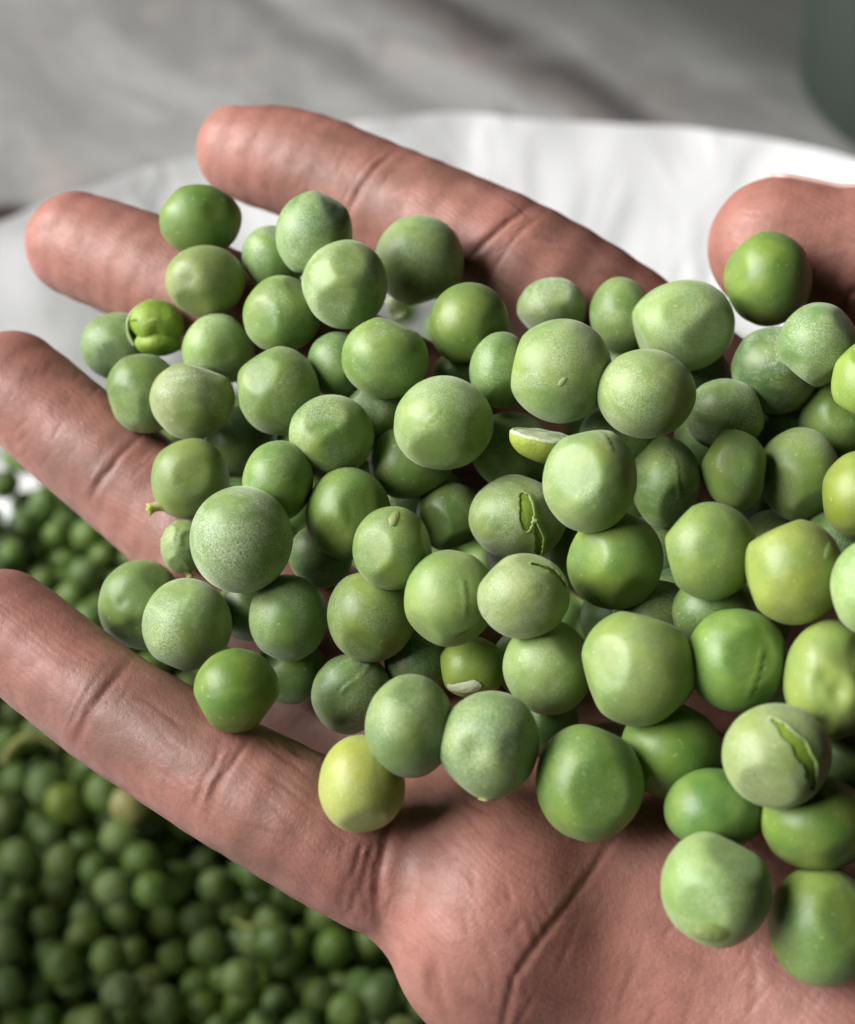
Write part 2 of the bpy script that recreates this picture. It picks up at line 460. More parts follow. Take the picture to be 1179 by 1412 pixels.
def refine(V, Q, mark):                    # split the marked quads in four, keep neighbours watertight
    E = np.sort(np.stack([Q, np.roll(Q, -1, 1)], 2).reshape(-1, 2), 1)
    key = E[:, 0].astype(np.int64) * len(V) + E[:, 1]
    me_ = np.repeat(mark, 4); uk = np.unique(key[me_])
    mids = 0.5 * (V[uk // len(V)] + V[uk % len(V)])
    pos = np.searchsorted(uk, key); pos[pos == len(uk)] = 0
    has = uk[pos] == key
    mid = np.where(has, pos + len(V), -1).reshape(-1, 4)
    qm = Q[mark]; mm = mid[mark]; cen = V[qm].mean(1); ci = len(V) + len(mids) + np.arange(len(qm))
    new = [np.stack([qm[:, k], mm[:, k], ci, mm[:, (k + 3) % 4]], 1) for k in range(4)]
    keep = ~mark; edge = keep & (mid >= 0).any(1)
    plain = Q[keep & ~edge]
    ng = []
    for q_, m_ in zip(Q[edge].tolist(), mid[edge].tolist()):
        f = []
        for a, b in zip(q_, m_):
            f.append(a)
            if b >= 0: f.append(b)
        ng.append(tuple(f))
    return np.concatenate([V, mids, cen]), np.concatenate(new + [plain]), ng
n0 = len(HV); g0 = gradient(HV)
p0 = np.stack([HV[:, 0] / -HV[:, 2] * F + W / 2, HV[:, 1] / HV[:, 2] * F + H / 2], 1)
vw = -HV / np.linalg.norm(HV, axis=1, keepdims=True)
see = ((g0 * vw).sum(1) > 0.0) & (p0[:, 0] > -70) & (p0[:, 0] < 1215) & (p0[:, 1] > 100) & (p0[:, 1] < 1450)
hidden = (p0[:, 0] > 420) & (p0[:, 0] < 1215) & (p0[:, 1] > 420 + 0 * p0[:, 0]) & (p0[:, 1] < 960 + 0.12 * (p0[:, 0] - 420))
see &= ~hidden
HV, HQ, HNG = refine(HV, HQ, see[HQ].all(1))
HV[n0:] -= 0.9 * sdf(HV[n0:])[:, None] * gradient(HV[n0:])
HN = gradient(HV)

# creases: pixel polylines, (width mm, depth mm, pigment)
def L(*a): return np.array(a, dtype=float)
CREASES = [
    # index, joint nearest the tip and the middle joint
    (L((555, 203), (520, 228), (495, 262), (478, 300)), 0.55, 0.42, 0.8), (L((540, 200), (505, 225), (480, 255)), 0.3, 0.07, 0.3),
    (L((735, 283), (700, 305), (668, 335), (640, 365)), 0.55, 0.42, 0.8), (L((752, 292), (712, 325), (680, 372), (665, 400)), 0.4, 0.17, 0.5),
    # ring
    (L((205, 590), (165, 628), (135, 668), (118, 700)), 0.6, 0.40, 0.5), (L((172, 600), (140, 630), (120, 665)), 0.3, 0.07, 0.2),
    (L((90, 575), (75, 600), (65, 620)), 0.3, 0.08, 0.2), (L((215, 640), (240, 665), (255, 690)), 0.3, 0.10, 0.3),
    # little finger
    (L((185, 905), (150, 945), (120, 985), (100, 1035)), 0.55, 0.40, 0.7), (L((165, 895), (130, 940), (108, 975), (92, 1010)), 0.35, 0.10, 0.3),
    (L((120, 925), (100, 965), (90, 990)), 0.3, 0.1, 0.3),
    (L((352, 1010), (325, 1045), (298, 1085), (283, 1140)), 0.55, 0.42, 0.7), (L((305, 1012), (298, 1050), (275, 1095), (268, 1120)), 0.4, 0.15, 0.4),
    (L((330, 1010), (312, 1050), (290, 1095), (275, 1130)), 0.3, 0.12, 0.3),
    (L((205, 970), (235, 990), (262, 1012)), 0.35, 0.12, 0.4), (L((210, 1000), (240, 1030), (262, 1045)), 0.3, 0.10, 0.4),
    (L((365, 1025), (400, 1050), (440, 1085)), 0.35, 0.12, 0.4), (L((355, 1060), (395, 1085), (430, 1115)), 0.35, 0.12, 0.4), (L((385, 1020), (425, 1040), (455, 1062)), 0.3, 0.10, 0.3),
    (L((345, 1090), (372, 1110), (400, 1135)), 0.3, 0.08, 0.3),
    (L((560, 1110), (535, 1150), (522, 1200), (518, 1250), (528, 1300)), 0.7, 0.45, 0.8), (L((530, 1140), (508, 1180), (500, 1225), (505, 1270)), 0.5, 0.22, 0.4),
    (L((505, 1150), (490, 1190), (488, 1230)), 0.35, 0.12, 0.3), (L((480, 1150), (470, 1180), (470, 1210)), 0.3, 0.08, 0.2),
    # palm
    (L((960, 1060), (900, 1110), (850, 1150), (808, 1215), (770, 1265), (735, 1310), (708, 1350), (694, 1415), (685, 1480), (680, 1560)), 0.48, 0.30, 0.28),
    (L((840, 1185), (790, 1250), (760, 1300)), 1.2, 0.12, 0.15),
    (L((600, 1310), (598, 1345), (606, 1380), (625, 1420)), 0.8, 0.28, 0.4),
    (L((1030, 1290), (1042, 1340), (1035, 1412)), 0.6, 0.12, 0.3), (L((880, 1330), (860, 1370), (850, 1412)), 0.5, 0.08, 0.2),
    # thumb
    (L((1190, 390), (1168, 410), (1150, 440), (1145, 470)), 0.7, 0.45, 0.6), (L((1110, 330), (1140, 322), (1175, 325)), 0.3, 0.05, 0.1), (L((1120, 345), (1150, 340), (1180, 342)), 0.3, 0.05, 0.1),
]
rw = random.Random(21)
def fan(pl, n, spread, w_, dp):            # fine lines running beside a joint crease
    for _ in range(n):
        o = np.array([rw.gauss(0, spread), rw.gauss(0, spread * .7)])
        k0 = rw.uniform(0, .55); k1 = k0 + rw.uniform(.25, .45); m = len(pl) - 1
        at = lambda u: pl[min(int(u * m), m - 1)] + (u * m - min(int(u * m), m - 1)) * (pl[min(int(u * m), m - 1) + 1] - pl[min(int(u * m), m - 1)])
        CREASES.append((np.array([at(u) + o + np.array([rw.gauss(0, 3), rw.gauss(0, 3)]) for u in np.linspace(k0, min(k1, 1), 4)]), w_ * rw.uniform(.8, 1.3), dp * rw.uniform(.5, 1.3), .25))
for (i_, n_, sp_) in ((0, 7, 13), (2, 7, 15), (3, 6, 15), (4, 9, 16), (8, 10, 17), (11, 12, 19), (20, 14, 24)):
    fan(CREASES[i_][0], n_, sp_, 0.26, 0.07)
def strokes(n, x0, x1, y0, y1, dx, dy, ln, w_, dp):
    for _ in range(n):
        c = np.array([rw.uniform(x0, x1), rw.uniform(y0, y1)]); v = np.array([dx, dy]) * ln * rw.uniform(.5, 1.2)
        v = v + np.array([rw.gauss(0, ln * .12), rw.gauss(0, ln * .12)])
        CREASES.append((np.array([c - v, c - v * .3 + [rw.gauss(0, 2), rw.gauss(0, 2)], c + v * .4 + [rw.gauss(0, 2), rw.gauss(0, 2)], c + v]), w_ * rw.uniform(.8, 1.3), dp * rw.uniform(.5, 1.3), .22))
strokes(14, 180, 285, 960, 1080, .78, .62, 26, .26, .07)
strokes(16, 340, 470, 1020, 1190, .80, .60, 30, .28, .08)
strokes(16, 470, 540, 1130, 1260, .35, -.93, 24, .28, .10)
strokes(30, 560, 720, 1080, 1230, .72, .68, 26, .25, .06)
strokes(26, 700, 1150, 1200, 1412, .45, -.9, 40, .35, .07)
strokes(22, 580, 760, 1220, 1400, .3, .95, 34, .35, .07)
strokes(16, 20, 140, 500, 650, .6, -.8, 18, .28, .06)
strokes(18, 300, 470, 160, 280, .4, -.9, 18, .28, .05)
strokes(12, 560, 860, 240, 400, .85, .5, 26, .28, .06)
strokes(12, 1020, 1175, 260, 420, .97, .1, 24, .26, .06)
dep = -HV[:, 2]
PX = np.stack([HV[:, 0] / dep * F + W / 2, -HV[:, 1] / dep * F + H / 2], 1)
view = -HV / np.linalg.norm(HV, axis=1, keepdims=True)
front = np.clip(((HN * view).sum(1) - 0.05) / 0.25, 0, 1)
disp = np.zeros(len(HV)); crease = np.zeros(len(HV))
wob = nz(HV, 0.35, 5) * 0.6
for (pl, w_, dp, pg) in CREASES:
    w_ *= 0.8; pg = min(1.0, pg * 1.25)
    lo_, hi_ = pl.min(0) - 90, pl.max(0) + 90
    m = np.where(((PX > lo_) & (PX < hi_)).all(1) & (front > 0))[0]
    if len(m) == 0: continue
    P_ = PX[m]; best = np.full(len(m), 1e9); par = np.zeros(len(m)); nseg = len(pl) - 1
    for i in range(nseg):
        a, b = pl[i], pl[i + 1]; ba = b - a
        t_ = np.clip(((P_ - a) @ ba) / (ba @ ba), 0, 1)
        dd = np.linalg.norm(P_ - a - t_[:, None] * ba, axis=1)
        u = dd < best; best[u] = dd[u]; par[u] = (i + t_[u]) / nseg
    dm = np.abs(best * dep[m] / F + wob[m] * 0.25)
    fade = np.clip(np.minimum(par, 1 - par) / 0.32, 0.10, 1) * front[m]
    g = np.exp(-(dm / w_) ** 2)
    disp[m] -= 0.78 * dp * fade * (g - 0.12 * np.exp(-((dm - 2.2 * w_) / (1.2 * w_)) ** 2))
    crease[m] = np.maximum(crease[m], pg * fade * np.exp(-(dm / (w_ * 0.9)) ** 2))
disp += wob * 0.10
HV = HV + HN * disp[:, None]
# palm side / back of the hand
palm_n = np.array([0.0, 0.42, 0.90]); palm_n /= np.linalg.norm(palm_n)
dors = np.clip((-0.15 - HN @ palm_n) / 0.45, 0, 1)
pinkv = np.zeros(len(HV))
for (ch, r_) in ((INDEX, 11), (MIDDLE, 11), (RING, 11), (PINKY, 10), (THUMB, 12)):
    c0 = cs(*ch[0][:3]); pinkv = np.maximum(pinkv, np.clip(1.5 - np.linalg.norm(HV - c0, axis=1) / r_, 0, 1))
pinkv = np.maximum(pinkv, 0.75 * np.clip(1.5 - np.linalg.norm(HV - cs(820, 1330, 158), axis=1) / 24, 0, 1))
pinkv = np.maximum(pinkv, 0.5 * np.clip(1.6 - np.linalg.norm(HV - cs(660, 1190, 160), axis=1) / 10, 0, 1))
HC = cs(700, 800, 190); HCW = to_world(HC)
hand_me = mesh_from('hand', to_world(HV) - HCW, HQ.tolist() + HNG)
ca_ = hand_me.color_attributes.new('skin', 'FLOAT_COLOR', 'POINT')
ca_.data.foreach_set('color', np.stack([np.clip(crease, 0, 1), dors, pinkv, np.ones(len(HV))], 1).astype(np.float32).ravel())
hand = bpy.data.objects.new('hand', None); col.objects.link(hand); hand.location = HCW.tolist()
tag(hand, 'open right hand, palm up with fingers spread, cupping a heap of green peas', 'hand')
body = obj('skin', hand_me, MAT_SKIN, hand)
# thumb nail
a_, b_ = cs(*THUMB[0][:3]), cs(*THUMB[2][:3]); ax_ = (b_ - a_) / np.linalg.norm(b_ - a_)
upd = np.array([0.05, 0.86, -0.50]); upd -= ax_ * (upd @ ax_); upd /= np.linalg.norm(upd); sd = np.cross(ax_, upd)
nv, NU, NW = [], 22, 17
for i in range(NU):
    s = -2.6 + 13.0 * i / (NU - 1)
    for j in range(NW):
        w0 = (j / (NW - 1) * 2 - 1); lim = 0.95 * math.sqrt(max(0.0, 1 - max(0, (-s - 0.5) / 3.6) ** 2.2)) if s < 0 else 0.95
        an = w0 * max(lim, 0.25)
        dr = upd * math.cos(an) + sd * math.sin(an); o_ = a_ + ax_ * s
        tt = 8.0
        for _ in range(12): tt -= sdf((o_ + dr * tt)[None])[0] - (0.12 if i < NU - 3 else -0.1)
        nv.append(to_world(o_ + dr * tt) - HCW)
nf = [(i * NW + j, i * NW + j + 1, (i + 1) * NW + j + 1, (i + 1) * NW + j) for i in range(NU - 1) for j in range(NW - 1)]
nail = obj('thumb_nail', mesh_from('thumb_nail', nv, nf), MAT_NAIL, hand)
so = nail.modifiers.new('thickness', 'SOLIDIFY'); so.thickness = 0.0004; so.offset = 0


# ------------------------------------------------------------------ peas
def ico(sub):
    bm = bmesh.new(); bmesh.ops.create_icosphere(bm, subdivisions=sub, radius=1.0)
    v = np.array([x.co[:] for x in bm.verts]); f = [tuple(x.index for x in y.verts) for y in bm.faces]
    bm.free(); return v / np.linalg.norm(v, axis=1, keepdims=True), f
ICO = {k: ico(k) for k in (3, 4, 5, 6)}

def front_dir(u, v):                       # disc coordinates seen from the front -> unit direction
    r2 = min(0.97, u * u + v * v); return np.array([u, -v, math.sqrt(1 - r2)])
def pea_shape(sub, seed, feats=(), dents=2, rough=1.0):
    V, Fc = ICO[sub]; rr = random.Random(seed)
    r = 1 + 0.055 * rough * nz(V, 0.9, seed) + 0.010 * rough * nz(V, 3.0, seed + 50)
    for _ in range(dents + 2):                 # faces where neighbours in the pod pressed it flat
        d = np.array([rr.gauss(0, 1) for _ in range(3)]); d /= np.linalg.norm(d)
        k = rr.uniform(0.84, 0.94); c = V @ d
        lim = k / np.maximum(c, 0.2); over = np.where(c > 0.2, r - lim, -1)
        r = r - 0.8 * 0.5 * (over + np.sqrt(over * over + 0.0010))
    if rough > 0.4:                        # faint puckering
        w = np.clip(1 - np.abs(nz(V, 1.5, seed + 9)) * 3.0, 0, 1) ** 2
        r -= 0.011 * w * np.clip(0.4 + nz(V, 0.8, seed + 31), 0, 1)
    holes = None
    for ft in feats:
        kind = ft[0]
        if kind == 'tip':                  # drawn out towards a point
            d = front_dir(ft[1], ft[2]) if len(ft) < 5 else np.array([ft[1], -ft[2], ft[4]]); d = d / np.linalg.norm(d)
            c = np.clip(V @ d, -1, 1); r += ft[3] * np.exp(-((1 - c) / 0.10))
        elif kind == 'dent':
            c = V @ front_dir(ft[1], ft[2]); r -= ft[3] * np.exp(-((1 - c) / ft[4]))
        elif kind == 'wrinkle':
            w = 1 - np.abs(nz(V, ft[2], seed + 9)) * 2.2
            r += ft[1] * (np.clip(w, 0, 1) ** 2 - 0.4)
        elif kind in ('slit', 'line'):
            a, b = front_dir(*ft[1]), front_dir(*ft[2])
            n = np.cross(a, b); n /= np.linalg.norm(n); mid = (a + b); mid /= np.linalg.norm(mid)
            half = math.acos(np.clip(a @ mid, -1, 1)); tang = np.cross(n, mid)
            al = np.arctan2(V @ tang, V @ mid) / half; ac = np.arcsin(np.clip(V @ n, -1, 1)) + 0.02 * nz(V, 7, seed + 3)
            wid = ft[3] * np.sqrt(np.clip(1 - al * al, 0, 1)) * (1 + 0.25 * nz(V, 5, seed + 4))
            frontm = (V @ mid) > 0
            if kind == 'slit':
                ins = (np.abs(ac) < wid) & (np.abs(al) < 1) & frontm
                holes = ins if holes is None else holes | ins
                ed = np.exp(-((np.abs(ac) - wid) / 0.07) ** 2) * (np.abs(al) < 1.05) * frontm
                r += ft[4] * ed * (np.sign(ac) > 0) + 0.25 * ft[4] * ed
            else:
                ft = ft[:3] + (ft[3] * 0.6, ft[4] * 0.6); ac = ac + 0.05 * nz(V, 2.2, seed + 21)
                g = np.exp(-(ac / ft[3]) ** 2) * np.clip(1.2 - np.abs(al), 0, 0.3) / 0.3 * frontm
                r += ft[4] * g - 0.6 * ft[4] * np.exp(-((ac - 2 * ft[3]) / ft[3]) ** 2) * (np.abs(al) < 1) * frontm
    return V * r[:, None], Fc, holes, r

hand_bvh = BVHTree.FromPolygons([tuple(p) for p in HV.tolist()], [tuple(q_) for q_ in HQ.tolist()] + HNG)
def plane_d(px, py): return 22000.0 / (100 + 0.042 * (py - 300) + 0.01 * (px - 500))
placed = []                                # (centre mm in view space, radius mm)
def drop(px, py, rpx, slack=0.93, maxd=None):
    d0 = plane_d(px, py)
    ray = cs(px, py, 1.0)
    dmax = d0 + (7.0 if maxd is None else maxd)
    d = d0 - 48.0; best = d
    C_ = np.array([p[0] for p in placed]) if placed else None
    R_ = np.array([p[1] for p in placed]) if placed else None
    while d < dmax:
        c = ray * d; r = rpx * d / F
        if C_ is not None:
            if (np.linalg.norm(C_ - c, axis=1) < (R_ + r) * slack).any(): break
        hit = hand_bvh.find_nearest(Vector(c), r * 1.2)
        if hit[0] is not None:
            if hit[3] < r * 0.97: break
        best = d; d += 0.25
    placed.append((ray * best, rpx * best / F))
    return best

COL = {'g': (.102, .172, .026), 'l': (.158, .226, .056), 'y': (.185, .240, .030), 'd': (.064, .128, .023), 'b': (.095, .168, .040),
       'o': (.142, .176, .044), 'Y': (.250, .265, .030), 'k': (.042, .092, .018)}  # k: green darkened to carry the shade of the gaps
GROUP = 'peas heaped in the hand'
count = [0]
def pea(x, y, rx, ry, colr, frost, label, feats=(), dents=2, rough=1.0, rot=0.0, maxd=None, slack=0.93):
    count[0] += 1; seed = count[0] * 3 + 1
    d = drop(x, y, (rx * ry) ** 0.5 * (0.98), slack, maxd)
    k = d / F * 0.001
    slit = [f for f in feats if f[0] == 'slit']
    V, Fc, holes, rad = pea_shape(6 if slit else 5, seed, feats, dents, rough)
    ext = (V[:, :2].max(0) - V[:, :2].min(0)) / 2; V = V.copy()
    sc = np.array([rx * k / ext[0], ry * k / ext[1], (rx * ry) ** 0.5 * k])
    V[:, :2] -= (V[:, :2].max(0) + V[:, :2].min(0)) / 2
    V = V * sc
    rr = random.Random(seed)
    j = [rr.uniform(0.93, 1.07) for _ in range(3)]; g_ = rr.uniform(0.92, 1.10)
    base = [min(1, c * a * g_) for c, a in zip(COL[colr], j)]
    if holes is not None:
        Fk = [f for f in Fc if not (holes[f[0]] and holes[f[1]] and holes[f[2]])]
    else: Fk = Fc
    M4 = Matrix.Translation(to_world(cs(x, y, d)).tolist()) @ RM.to_4x4()
    needs = slit or any(f[0] in ('scar', 'stalk') for f in feats)
    if needs:
        rt = bpy.data.objects.new('pea', None); col.objects.link(rt); rt.matrix_world = M4
        o = obj('skin', mesh_from('pea_skin', V, Fk), MAT_PEA, rt)
    else:
        rt = o = obj('pea', mesh_from('pea', V, Fk), MAT_PEA); o.matrix_world = M4
    o.color = (*base, frost)
    if slit:
        so = o.modifiers.new('thickness', 'SOLIDIFY'); so.thickness = 0.00012; so.offset = -1
        V2, F2, _, _ = pea_shape(5, seed, [f for f in feats if f[0] not in ('slit', 'line')], dents, rough)
        obj('inner_flesh', mesh_from('inner_flesh', V2 * sc * 0.982, F2), MAT_COTY, rt)
    for f in feats:
        if f[0] == 'scar':                 # oval seed scar, slightly raised
            dr = front_dir(f[1], f[2]); i0 = int(np.argmax((V / sc) @ dr / np.linalg.norm(V / sc, axis=1)))
            p0 = V[i0]; n = p0 / sc ** 2; n /= np.linalg.norm(n)
            tg = np.array([math.cos(f[4]), math.sin(f[4]), 0]); tg -= n * (tg @ n); tg /= np.linalg.norm(tg); bt = np.cross(n, tg)
            sv, sf = [p0 + n * f[3] * 0.16 * k * 1.0], []
            NR, NS = 5, 20; L_ = f[3] * k
            for a in range(1, NR + 1):
                q = a / NR; hgt = (0.07 + 0.05 * math.sin(q * math.pi)) * (1 - q ** 3) - 0.10 * q ** 2
                for b in range(NS):
                    an = 2 * math.pi * b / NS
                    sv.append(p0 + tg * (L_ * q * math.cos(an)) + bt * (L_ * (f[5] if len(f) > 5 else 0.5) * q * math.sin(an)) + n * L_ * hgt)
            for b in range(NS): sf.append((0, 1 + b, 1 + (b + 1) % NS))
            for a in range(NR - 1):
                for b in range(NS):
                    c = (b + 1) % NS; sf.append((1 + a * NS + b, 1 + (a + 1) * NS + b, 1 + (a + 1) * NS + c, 1 + a * NS + c))
            obj('broken_patch' if len(f) > 6 else 'seed_scar', mesh_from('seed_scar', sv, sf), MAT_FLAKE if len(f) > 6 else MAT_SCAR, rt)
        if f[0] == 'stalk':                # short torn stalk: bent, ragged tube
            a0 = np.array([f[1], -f[2], 0.25]); a0 /= np.linalg.norm(a0)
            p0 = a0 * sc * 0.93; dr = np.array([f[3], -f[4], 0.1]); dr /= np.linalg.norm(dr)
            LN = f[5] * k; rd = f[6] * k; s1 = np.cross(dr, [0, 0, 1.0]); s1 /= np.linalg.norm(s1); s2 = np.cross(dr, s1)
            sv, sf, NS = [], [], 14; prof = [(0, 1.5), (.25, 1.05), (.5, .8), (.75, .85), (.95, 1.1), (1.0, .9)]
            for (q, w_) in prof:
                for b in range(NS):
                    an = 2 * math.pi * b / NS; jg = rr.uniform(-.14, .14) if q > 0.7 else rr.uniform(-.06, .06)
                    sv.append(p0 + dr * LN * (q + jg * (q > .7)) + (s1 * math.cos(an) + s2 * math.sin(an)) * rd * w_ * (1 + jg))
            for a in range(len(prof) - 1):
                for b in range(NS):
                    c = (b + 1) % NS; sf.append((a * NS + b, a * NS + c, (a + 1) * NS + c, (a + 1) * NS + b))
            sf.append(tuple((len(prof) - 1) * NS + b for b in range(NS)))
            obj('stalk', mesh_from('stalk', sv, sf), MAT_STALK, rt)
    tag(rt, label, 'pea', GROUP)
    return rt

# --- buried peas first (they carry the heap)
def buried():
    n = 0
    for gy in range(360, 1140, 80):
        for gx in range(330, 1240, 88):
            x = gx + (44 if (gy // 80) % 2 else 0) + rng.uniform(-14, 14); y = gy + rng.uniform(-14, 14)
            d0 = plane_d(x, y); ray = cs(x, y, 1.0)
            h_ = hand_bvh.ray_cast(Vector(ray * 100), Vector(ray).normalized())
            if h_[0] is None: continue
            deep = -h_[0].z - d0
            edge = (y > 470 + (x - 500) * -0.1) and (y < 820 + max(0, x - 480) * 0.42)
            if deep < 9.0 or not edge or (x < 440 and not 560 < y < 900): continue
            t_ = drop(x, y, 51 * 185 / d0, 0.93, deep + 4); placed.pop()
            if t_ - d0 < 8.5: continue            # would stick out of the heap
            pea(x, y, 52 * (plane_d(x, y) ** -1) * 185, 52 * 185 / plane_d(x, y), random.choice('dkk'), 0.3,  # dark greens put the shade between peas into the colour
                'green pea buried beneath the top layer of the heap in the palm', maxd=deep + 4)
            n += 1
    return n
buried()

def half_pea(x, y, r, tilt, name_label, mat_in, mat_out, sq=0.55, flip=False, mats=None):
    d = drop(x, y, r * 0.8); k = d / F * 0.001
    V, Fc = ICO[5]; V = V.copy()
    top = V[:, 2] > 0
    V[~top, 2] *= 0.72
    V[top, 2] *= 0.10 + 0.03 * nz(V[top], 3, 77)
    edge = np.exp(-((np.linalg.norm(V[:, :2], axis=1) - 0.93) / 0.06) ** 2) * top
    V[:, 2] += 0.05 * edge + 0.02 * nz(V, 3, 5)
    V[:, 1] *= 0.92
    rt = bpy.data.objects.new('half_pea', None); col.objects.link(rt)
    rt.matrix_world = Matrix.Translation(to_world(cs(x, y, d)).tolist()) @ RM.to_4x4() @ Matrix.Rotation(tilt[2], 4, 'Z') @ Matrix.Rotation(tilt[0], 4, 'X') @ Matrix.Rotation(tilt[1], 4, 'Y')
    fin = [f for f in Fc if max(V[i][2] for i in f) > -0.02 and min(ICO[5][0][i][2] for i in f) > -0.03]
    fin_s = set(fin); fout = [f for f in Fc if f not in fin_s]
    s = r * k
    def sub(fl):
        ids = sorted({i for f in fl for i in f}); mp_ = {a: b for b, a in enumerate(ids)}
        return V[ids] * s, [tuple(mp_[i] for i in f) for f in fl]
    a, b = sub(fout); o = obj('skin', mesh_from('half_skin', a, b), mat_out, rt); o.color = (.26, .33, .05, .1)
    a, b = sub(fin); obj('inner_flesh', mesh_from('half_flesh', a, b), mat_in, rt)
    tag(rt, name_label, 'pea', GROUP)
    return rt
S_ = lambda *a: ('slit',) + a
# --- peas half hidden deep in the gaps, mostly coloured dark for the shade there
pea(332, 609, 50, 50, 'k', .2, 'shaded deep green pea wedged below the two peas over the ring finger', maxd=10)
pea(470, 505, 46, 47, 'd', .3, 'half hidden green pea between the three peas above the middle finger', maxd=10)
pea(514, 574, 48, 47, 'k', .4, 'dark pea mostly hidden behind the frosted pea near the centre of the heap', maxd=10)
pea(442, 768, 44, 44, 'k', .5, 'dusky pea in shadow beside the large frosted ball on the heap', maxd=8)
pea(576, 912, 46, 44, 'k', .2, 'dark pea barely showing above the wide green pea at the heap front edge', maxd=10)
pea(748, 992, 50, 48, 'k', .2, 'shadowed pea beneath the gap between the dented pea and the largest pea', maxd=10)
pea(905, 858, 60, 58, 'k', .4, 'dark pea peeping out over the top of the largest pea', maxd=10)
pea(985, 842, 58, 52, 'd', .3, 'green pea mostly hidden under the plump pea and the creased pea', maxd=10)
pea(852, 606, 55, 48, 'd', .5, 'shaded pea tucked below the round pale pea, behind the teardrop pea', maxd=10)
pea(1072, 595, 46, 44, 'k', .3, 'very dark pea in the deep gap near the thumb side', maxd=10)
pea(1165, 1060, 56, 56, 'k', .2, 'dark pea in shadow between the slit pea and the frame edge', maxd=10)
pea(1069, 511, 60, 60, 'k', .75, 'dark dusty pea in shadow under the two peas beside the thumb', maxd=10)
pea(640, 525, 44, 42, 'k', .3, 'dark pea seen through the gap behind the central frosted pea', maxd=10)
pea(345, 838, 46, 46, 'k', .2, 'added pea coloured dark for shade in the hollow under the large frosted ball', maxd=13)  # extra pea, fills the hollow with painted shade
pea(402, 925, 50, 46, 'k', .2, 'added pea coloured dark as shade in the hollow between ring and little fingers', maxd=12)  # extra pea, its dark colour stands for shade on the skin
# --- far row, over the index and middle fingers
pea(378, 356, 45, 45, 'b', .7, 'pale bluish pea half hidden between the fingertips row and its neighbours', [('dent', -.3, .1, .03, .1)])
pea(166, 478, 54, 47, 'b', .5, 'smooth bluish green pea hanging between middle and ring fingertips')
pea(278, 305, 56, 47, 'g', .15, 'smooth green pea touching the index fingertip, farthest from the thumb', [('dent', .5, -.1, .06, .06)])
pea(283, 388, 55, 49, 'o', .25, 'olive green pea with a flat shiny spot, on the middle finger', [('dent', -.32, .12, .09, .05)])
pea(301, 481, 50, 48, 'l', .6, 'pale dusty pea beside the broken bright green one', [('dent', .3, .2, .04, .05)], 3)
pea(199, 543, 52, 55, 'b', .35, 'tilted egg-shaped bluish pea resting on the ring finger')
pea(433, 321, 53, 58, 'b', .55, 'upright oval pea leaning on the index finger near its first crease')
pea(389, 434, 54, 53, 'g', .5, 'round mid green pea in front of the flat-sided cylindrical one', [], 3)
pea(578, 359, 62, 62, 'l', .6, 'round frosted pea lying on the middle of the index finger', [], 1, .6)
pea(475, 393, 59, 61, 'l', .75, 'flat-sided barrel-shaped pale pea standing on end', [], 5, .8)
pea(265, 554, 59, 53, 'o', .75, 'squarish dusty olive pea with blunt corners', [('tip', -.55, .1, .05)], 6, 1.4)
pea(384, 539, 57, 61, 'g', .55, 'round green pea with a grey dusty crown, left of the central row', [], 2, .7)
pea(531, 494, 60, 56, 'g', .4, 'bright tilted pea just below the barrel-shaped one', [('dent', -.1, -.5, .05, .08)], 3)
pea(647, 445, 55, 55, 'g', .2, 'clean saturated green pea in the shade of the index finger', [], 2, .7)
pea(761, 426, 48, 43, 'l', 1.0, 'small white-frosted pea against the base of the index finger', [], 2)
pea(856, 434, 43, 52, 'g', .45, 'narrow upright pea between the white-frosted pea and the big pale one')
pea(690, 510, 43, 53, 'g', .45, 'green pea tucked behind the big pale pea with the scratch mark')
pea(942, 449, 70, 63, 'l', .7, 'large pale frosted pea next to the thumb tip gap', [], 2, .7)
# --- thumb side
pea(1128, 475, 54, 58, 'b', .6, 'dusty pea under the thumb with a pale glint')
pea(1059, 385, 59, 65, 'g', .15, 'clean oval yellow-green pea leaning against the thumb tip', [], 3, .7)
pea(1000, 572, 54, 50, 'b', .75, 'shaded dusty pea behind the small two-lobed pea', [], 2)
pea(1155, 577, 52, 52, 'g', .3, 'green pea cut by the frame, under the yellow one')
pea(1192, 525, 44, 54, 'y', .15, 'yellow pea half out of the frame below the thumb')
pea(1100, 654, 56, 65, 'l', .6, 'tall pale pea touching the small two-lobed pea', [], 3)
pea(1186, 683, 53, 62, 'y', .2, 'yellow-green pea half out of the frame, third below the thumb')
# --- middle of the heap
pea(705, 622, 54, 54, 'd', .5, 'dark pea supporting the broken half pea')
pea(566, 638, 57, 50, 'g', .15, 'glossy yellow-green pea squeezed under the central frosted pea')
pea(774, 512, 70, 72, 'l', .55, 'big pale pea with a small scratch mark on its face', [('scar', -.08, .30, 10, .9)], 2, .6)
pea(612, 583, 69, 65, 'l', .65, 'central round frosted pea with a faint nick', [('line', (-.35, .0), (-.1, -.25), .05, .035)], 1, .6)
pea(891, 543, 68, 62, 'l', .6, 'round pale green pea on top, right of the scratched pea', [], 1, .5)
pea(458, 601, 58, 57, 'g', .65, 'green pea with grey dusty crown above the plain oval pea', [], 3)
pea(918, 665, 47, 63, 'g', .5, 'upright pea with two faint ridges beside the teardrop pea', [('line', (.1, -.5), (.3, .4), .06, .04)], 2)
pea(620, 712, 46, 47, 'd', .3, 'shaded green pea behind the torn-open pea')
pea(714, 714, 68, 60, 'l', .7, 'torn-open pea showing bright flesh through a ragged square hole',
    [S_((.05, -.58), (.11, .32), .15, .03), S_((.27, .05), (.33, .90), .07, .07)], 2, .8)
pea(848, 773, 66, 68, 'g', .15, 'smooth deep green pea in shadow below the teardrop pea', [], 2, .7)
